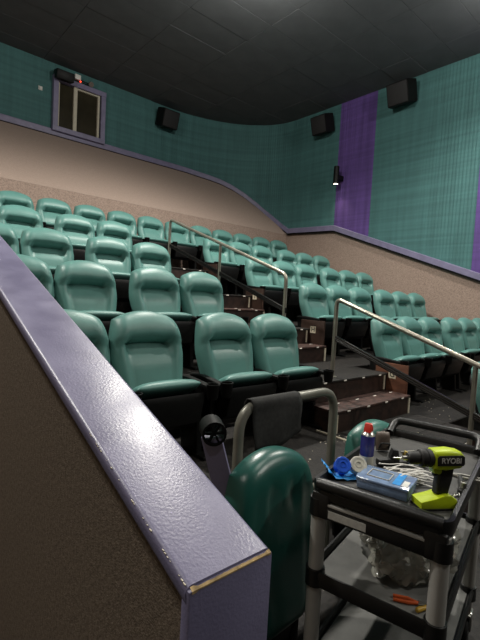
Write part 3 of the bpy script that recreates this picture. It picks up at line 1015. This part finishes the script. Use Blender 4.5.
TZ = CTOP - 0.0325 + 0.0018   # tray surface (world)
MZ = LOW + SH1 - 0.0187       # middle shelf surface

# ------------------------------------------------------------------ things on the cart
# cordless drill
def drill():
    fwd = Vector((-0.84, 0.54))
    ang = math.atan2(fwd.y, fwd.x)
    t = thing('cordless_drill', 'lime and black cordless drill standing on its battery at the near cart corner', 'drill', (1.405, 0.575, TZ), ang)
    t.scale = (0.92, 0.92, 0.92)
    YZ = Matrix(((1, 0, 0, 0), (0, 0, -1, 0), (0, 1, 0, 0), (0, 0, 0, 1)))   # poly (x,z) extruded along y
    bm = bmesh.new()
    prism(bm, [(0.075, 0.0), (-0.062, 0.0), (-0.066, 0.018), (-0.060, 0.036), (-0.036, 0.052), (-0.014, 0.052), (0.03, 0.040), (0.078, 0.030)], 0.068, YZ, bev=0.007)
    obj('battery', bm, M['lime'], t)
    bm = bmesh.new()
    prism(bm, [(0.078, 0.0), (-0.066, 0.0), (-0.066, 0.007), (0.078, 0.007)], 0.072, YZ, bev=0.002)
    obj('battery_foot', bm, M['toolblack'], t)
    bm = bmesh.new()
    prism(bm, [(0.012, 0.05), (-0.036, 0.05), (-0.048, 0.10), (-0.052, 0.145), (0.002, 0.15), (0.008, 0.11)], 0.036, YZ, bev=0.010, seg=3)
    obj('grip', bm, M['toolblack'], t)
    bm = bmesh.new()
    prism(bm, [(0.020, 0.112), (0.004, 0.115), (0.004, 0.142), (0.024, 0.145)], 0.018, YZ, bev=0.004)
    obj('trigger', bm, M['toolblack'], t)
    bm = bmesh.new()
    prism(bm, [(0.035, 0.143), (-0.012, 0.138), (-0.07, 0.146), (-0.082, 0.160), (-0.082, 0.190), (-0.068, 0.204), (-0.03, 0.210), (0.03, 0.206), (0.036, 0.198)], 0.062, YZ, bev=0.014, seg=3)
    obj('motor_housing', bm, M['lime'], t)
    bm = bmesh.new()
    prism(bm, [(0.026, 0.125), (-0.01, 0.118), (-0.01, 0.142), (0.032, 0.146)], 0.034, YZ, bev=0.006)
    obj('trigger_guard', bm, M['lime'], t)
    bm = bmesh.new()
    lathe(bm, [(0, 0.03), (0.026, 0.03), (0.031, 0.038), (0.031, 0.052), (0.028, 0.054), (0.031, 0.058), (0.031, 0.072), (0.027, 0.078), (0.022, 0.080), (0.022, 0.112), (0.015, 0.122), (0, 0.122)], 18, T(0, 0, 0.176) @ RY(PI / 2))
    obj('chuck', bm, M['toolblack'], t)
    bm = bmesh.new()
    lathe(bm, [(0, 0.115), (0.009, 0.115), (0.007, 0.140), (0.003, 0.142), (0.003, 0.175), (0, 0.177)], 10, T(0, 0, 0.176) @ RY(PI / 2))
    obj('bit', bm, M['steel'], t)
    # maker's plate with the lettering on both sides
    for sgn in (1, -1):
        bm = bmesh.new()
        prism(bm, [(0.026, 0.158), (-0.074, 0.158), (-0.078, 0.166), (-0.076, 0.190), (-0.068, 0.196), (0.020, 0.194), (0.028, 0.186)], 0.003, T(0, sgn * 0.0315, 0) @ YZ, bev=0.001, seg=1)
        pl = obj('name_plate', bm, M['toolblack'], t)
        mx = T(-0.025, sgn * 0.0338, 0.1765) @ (RZ(PI) if sgn > 0 else Matrix.Identity(4)) @ RX(PI / 2)
        letters('lettering', 'RYOBI', 0.027, M['white'], pl, mx)
    return t
drill()

# spray can
t = thing('spray_can', 'blue spray can with red nozzle cap standing at the back of the cart', 'spray can', (1.505, 0.898, TZ), 0.3)
obj('body', lathe(bmesh.new(), [(0, 0), (0.0255, 0), (0.027, 0.004), (0.027, 0.128), (0.024, 0.136), (0.0, 0.136)], 22), M['canblue'], t)
obj('label_band', lathe(bmesh.new(), [(0.0273, 0.006), (0.0276, 0.008), (0.0276, 0.045), (0.0273, 0.047)], 22), M['tapewhite'], t)['label'] = 'pale label band'
obj('shoulder', lathe(bmesh.new(), [(0.027, 0.128), (0.0275, 0.131), (0.021, 0.142), (0.014, 0.146), (0, 0.146)], 22), M['steel'], t)
bm = bmesh.new()
prism(bm, [(-0.020, 0.142), (0.022, 0.142), (0.024, 0.152), (0.004, 0.176), (-0.006, 0.174), (-0.016, 0.158)], 0.03, Matrix(((1, 0, 0, 0), (0, 0, -1, 0), (0, 1, 0, 0), (0, 0, 0, 1))), bev=0.005)
obj('nozzle_cap', bm, M['red'], t)

# pack of tape rolls
def roll(label, loc, m, mcore, r, w):
    t = thing('tape_roll', label, 'tape', loc)
    ax = Vector((-0.52, -0.58, 0.62)).normalized()
    mx = ax.to_track_quat('Z', 'Y').to_matrix().to_4x4()
    obj('winding', lathe(bmesh.new(), [(0.010, -w / 2), (r - 0.002, -w / 2), (r, -w / 2 + 0.002), (r, w / 2 - 0.002), (r - 0.002, w / 2), (r * 0.72, w / 2), (r * 0.70, w / 2 - 0.0015), (r * 0.40, w / 2 - 0.0015), (r * 0.38, w / 2), (0.010, w / 2), (0.010, -w / 2)], 24, mx), m, t)
    obj('core', lathe(bmesh.new(), [(0, -w / 2 + 0.004), (0.0098, -w / 2 + 0.004), (0.0098, w / 2 - 0.003), (0, w / 2 - 0.003)], 12, mx), mcore, t)
roll('blue plastic tape roll in the blue pack on the cart', (1.335, 0.895, TZ + 0.041), M['blue'], M['blue'], 0.030, 0.036)
roll('greyish white tape roll beside the blue one in the pack', (1.387, 0.862, TZ + 0.041), M['tapewhite'], M['tapewhite'], 0.031, 0.036)
rows = []
c0 = Vector((1.36, 0.888))
ud = Vector((0.80, -0.60)); vd = Vector((0.60, 0.80))
for i in range(13):
    row = []
    for j in range(9):
        u = (i / 12 - 0.5) * 0.175; v = (j / 8 - 0.5) * 0.10
        z = 0.0025 + 0.010 * abs(math.sin(i * 1.9 + j * 1.3)) * (0.4 + abs(i / 12 - 0.5) * 2) + (0.030 * sm(abs(i / 12 - 0.5), 0.34, 0.5) if i < 6 else 0.012 * sm(abs(i / 12 - 0.5), 0.34, 0.5))
        p = c0 + ud * u + vd * v
        row.append((p.x, p.y, TZ + z))
    rows.append(row)
w_ = obj('plastic_wrapper', grid_mesh(bmesh.new(), rows), M['brightblue'], None, 60)
sd = w_.modifiers.new('thick', 'SOLIDIFY'); sd.thickness = 0.0012; sd.offset = 1
tag(w_, 'crumpled bright blue plastic wrapper under the tape rolls', 'wrapper')

# blue organizer case
ang = math.atan2(-0.665 + 0.79, -(1.362 - 1.31)) # not used for layout, kept as heading
t = thing('organizer_case', 'clear blue plastic organizer case lying flat between tape and drill', 'case', (1.388, 0.742, TZ), math.radians(-76))
t.scale = (1.06, 1.1, 1.0)
obj('base', box(bmesh.new(), (0, 0, 0.016), (0.165, 0.120, 0.032), bev=0.006), M['caseblue'], t)
lid = obj('lid', box(bmesh.new(), (0, 0, 0.037), (0.170, 0.125, 0.010), bev=0.004), M['caseblue'], t)
bm = bmesh.new()
for (x, y, sx, sy) in ((-0.022, 0.030, 0.072, 0.003), (-0.022, -0.030, 0.072, 0.003), (-0.058, 0, 0.003, 0.06), (0.014, 0, 0.003, 0.06)):
    box(bm, (x, y, 0.0435), (sx, sy, 0.004), bev=0.001, seg=1)
obj('lid_window', bm, M['sticker'], lid)
obj('print_strip', box(bmesh.new(), (0.040, 0.006, 0.0425), (0.024, 0.100, 0.0015)), M['brightblue'], lid)
obj('sticker', box(bmesh.new(), (0.066, -0.020, 0.0425), (0.018, 0.045, 0.0015)), M['white'], lid)
for y in (-0.035, 0.035):
    obj('latch', box(bmesh.new(), (-0.086, y, 0.030), (0.006, 0.024, 0.022), bev=0.002, seg=1), M['caseblue'], t)

# bundle of white zip ties
rs = random.Random(11)
def tie_points(cx, cy, a, ln, z):
    bend = rs.uniform(-0.25, 0.25)
    return [(cx + math.cos(a + bend * (s - 0.5)) * ln * (s - 0.5), cy + math.sin(a + bend * (s - 0.5)) * ln * (s - 0.5) + bend * 0.03 * (s - 0.5) ** 2, z + 0.012 * math.sin(PI * s) * rs.random()) for s in (0, 0.25, 0.5, 0.75, 1)]
for i in range(34):
    a = math.radians(-38 + rs.uniform(-28, 28))
    cx, cy = 1.512 + rs.uniform(-0.035, 0.035), 0.735 + rs.uniform(-0.045, 0.035)
    z = TZ + 0.003 + 0.0011 * i
    bm = bmesh.new()
    pts = tie_points(cx, cy, a, rs.uniform(0.11, 0.16), z)
    tube(bm, pts, 0.0030, 5, flat=0.4)
    o = obj('zip_tie', bm, M['ties'], None)
    box_bm = bmesh.new()
    box(box_bm, pts[0], (0.008, 0.007, 0.005), bev=0.001, seg=1)
    obj('head', box_bm, M['ties'], o)
    tag(o, 'white nylon zip tie in the loose heap behind the drill', 'zip tie', 'white zip ties heaped on the cart')

# black quick clamp behind the ties
t = thing('bar_clamp', 'black clamp with brass jaw lying behind the zip ties', 'clamp', (1.64, 0.815, TZ), math.radians(-40))
obj('bar', box(bmesh.new(), (0.0, 0, 0.014), (0.20, 0.016, 0.010), bev=0.002), M['toolblack'], t)
obj('jaw', xf(prism(bmesh.new(), [(-0.055, 0.0), (-0.02, 0.0), (-0.016, 0.03), (-0.024, 0.066), (-0.046, 0.070), (-0.056, 0.04)], 0.03, Matrix(((1, 0, 0, 0), (0, 0, -1, 0), (0, 1, 0, 0), (0, 0, 0, 1))), bev=0.005), Matrix.Identity(4)), M['toolblack'], t)
obj('grip', box(bmesh.new(), (-0.065, 0.012, 0.016), (0.09, 0.032, 0.030), RZ(0.25), bev=0.008), M['toolblack'], t)
obj('jaw_pad', box(bmesh.new(), (0.0, -0.003, 0.050), (0.03, 0.022, 0.026), RY(0.3), bev=0.005), M['brass'], t)
obj('screw', tube(bmesh.new(), [(-0.01, 0, 0.055), (0.045, 0, 0.062)], 0.005, 8), M['steel'], t)
obj('tip', box(bmesh.new(), (0.085, 0, 0.018), (0.035, 0.022, 0.014), bev=0.004), M['steel'], t)
t = thing('pliers', 'steel pliers with open handles lying behind the drill', 'pliers', (1.715, 0.655, TZ), math.radians(-70))
for s_ in (-1, 1):
    obj('handle', tube(bmesh.new(), [(0.0, 0, 0.006), (0.04, s_ * 0.014, 0.006), (0.085, s_ * 0.016, 0.006), (0.12, s_ * 0.010, 0.006)], 0.005, 8), M['steel'], t)
obj('jaw', prism(bmesh.new(), [(0.0, -0.012), (0.01, 0.012), (-0.04, 0.005), (-0.05, -0.002)], 0.009, T(0, 0, 0.006), bev=0.002, seg=1), M['steel'], t)
# socket wrench and key ring at the near right corner
t = thing('socket_wrench', 'black and chrome socket wrench at the right edge of the cart', 'wrench', (1.585, 0.560, TZ), math.radians(25))
obj('handle', tube(bmesh.new(), [(0, 0, 0.010), (0.07, 0, 0.012), (0.13, 0, 0.010)], [0.007, 0.009, 0.008], 10), M['toolblack'], t)
obj('ratchet_head', lathe(bmesh.new(), [(0, 0), (0.016, 0), (0.018, 0.004), (0.018, 0.018), (0.014, 0.022), (0, 0.022)], 16, T(-0.012, 0, 0)), M['toolblack'], t)
obj('socket', lathe(bmesh.new(), [(0, 0.020), (0.010, 0.020), (0.011, 0.022), (0.011, 0.045), (0.008, 0.046), (0.007, 0.035), (0, 0.035)], 14, T(-0.012, 0, 0)), M['steel'], t)
t = thing('chain', 'short shiny key chain beside the drill battery', 'chain', (1.535, 0.563, TZ))
for i in range(6):
    bm = bmesh.new()
    pts = [(0.008 * math.cos(a), 0.005 * math.sin(a), 0) for a in np.linspace(0, 2 * PI, 10, endpoint=False)]
    tube(bm, pts, 0.0018, 6, T(-0.03 + 0.011 * i, 0.006 * math.sin(i), 0.004 + (0.002 if i % 2 else 0)) @ RX(0.5 if i % 2 else -0.1), closed=True)
    obj('link', bm, M['steel'], t)
# grey cover behind the can
t = thing('plastic_cover', 'grey brown rounded plastic cover standing behind the spray can', 'cover', (1.735, 0.965, TZ), math.radians(-40))
bm = xf(pad_bm(0.062, 0.085, 0.028, 11, 0.004), T(0, 0, 0.0425) @ RX(PI / 2 - 0.12))
obj('shell', bm, M['greycover'], t)
bm = bmesh.new()
tube(bm, fillet([(-0.02, -0.03, 0.02), (-0.02, -0.045, 0.045), (0.02, -0.045, 0.045), (0.02, -0.03, 0.02)], 0.01), 0.004, 8)
obj('clip', bm, M['toolblack'], t)

# ------------------------------------------------------------------ crumbs on the landing by row G
rl = random.Random(5)
bm = bmesh.new()
for i in range(70):
    x, y = rl.uniform(1.7, 3.9), rl.uniform(1.66, 2.06)
    if i % 3 == 0: x, y = rl.uniform(4.3, 5.2), rl.uniform(1.7, 2.3)
    w = rl.uniform(0.004, 0.012)
    box(bm, (x, y, F0 + w * 0.25), (w, w * rl.uniform(0.4, 1.2), w * 0.5), bev=w * 0.1, seg=1)
tag(obj('floor_crumbs', bm, M['strip']), 'pale crumbs scattered on the dark carpet by row G', 'crumbs', kind='stuff')

# ------------------------------------------------------------------ things on the middle shelf
t = bmesh.new()
bmesh.ops.create_icosphere(t, subdivisions=5, radius=1)
from mathutils import noise
for v in t.verts:
    p = v.co.copy()
    n1 = noise.noise(p * 1.7) * 0.28
    n2 = abs(noise.noise(p * 3.6 + Vector((3, 1, 2)))) * 0.40
    n3 = abs(noise.noise(p * 7.0)) * 0.13
    s = 1 + n1 - n2 - n3
    v.co = Vector((p.x * 0.235 * s, p.y * 0.175 * s, max(-0.06, p.z * 0.135 * s)))
zmin = min(v.co.z for v in t.verts)
for v in t.verts:
    if v.co.y < -0.135: v.co.z = max(v.co.z, zmin + 0.03)
bmesh.ops.translate(t, vec=(0, 0, -zmin), verts=t.verts)
bag = obj('plastic_bag', t, M['bag'], None, 50)
bag.location = (1.575, 0.73, MZ)
bag.rotation_euler = (0, 0, CANG)
tag(bag, 'crumpled clear plastic bag on the middle cart shelf', 'bag')
t = thing('slip_pliers', 'pliers with orange grips on the middle cart shelf before the bag', 'pliers', (1.325, 0.580, MZ), math.radians(-60))
t.scale = (0.75, 0.75, 0.75)
obj('handle', tube(bmesh.new(), [(0.015, 0.0, 0.008), (-0.03, 0.012, 0.009), (-0.09, 0.010, 0.008)], [0.006, 0.008, 0.007], 8), M['orange'], t)
obj('handle', tube(bmesh.new(), [(0.015, 0.0, 0.008), (-0.03, -0.014, 0.009), (-0.09, -0.016, 0.008)], [0.006, 0.008, 0.007], 8), M['orange'], t)
obj('jaw', prism(bmesh.new(), [(0.01, -0.014), (0.01, 0.014), (0.055, 0.006), (0.06, -0.004)], 0.011, T(0, 0, 0.008), bev=0.002, seg=1), M['steel'], t)
t = thing('screwdriver', 'small screwdriver with yellow handle on the middle cart shelf by the post', 'screwdriver', (1.290, 0.560, MZ), math.radians(-20))
t.scale = (0.7, 0.7, 0.7)
obj('handle', lathe(bmesh.new(), [(0, 0), (0.010, 0.002), (0.012, 0.02), (0.009, 0.045), (0.011, 0.06), (0.007, 0.066), (0, 0.066)], 12, T(0, 0, 0.012) @ RY(PI / 2)), M['yellow'], t)
obj('shaft', tube(bmesh.new(), [(0.06, 0, 0.012), (0.13, 0, 0.010)], 0.003, 8), M['steel'], t)
t = thing('white_knob', 'small white round knob on the middle shelf behind the bag', 'knob', (1.52, 0.875, MZ))
obj('body', lathe(bmesh.new(), [(0, 0), (0.020, 0), (0.024, 0.008), (0.022, 0.024), (0.012, 0.032), (0, 0.034)], 16), M['white'], t)
obj('stem', lathe(bmesh.new(), [(0, 0.03), (0.008, 0.03), (0.008, 0.042), (0, 0.043)], 10), M['white'], t)
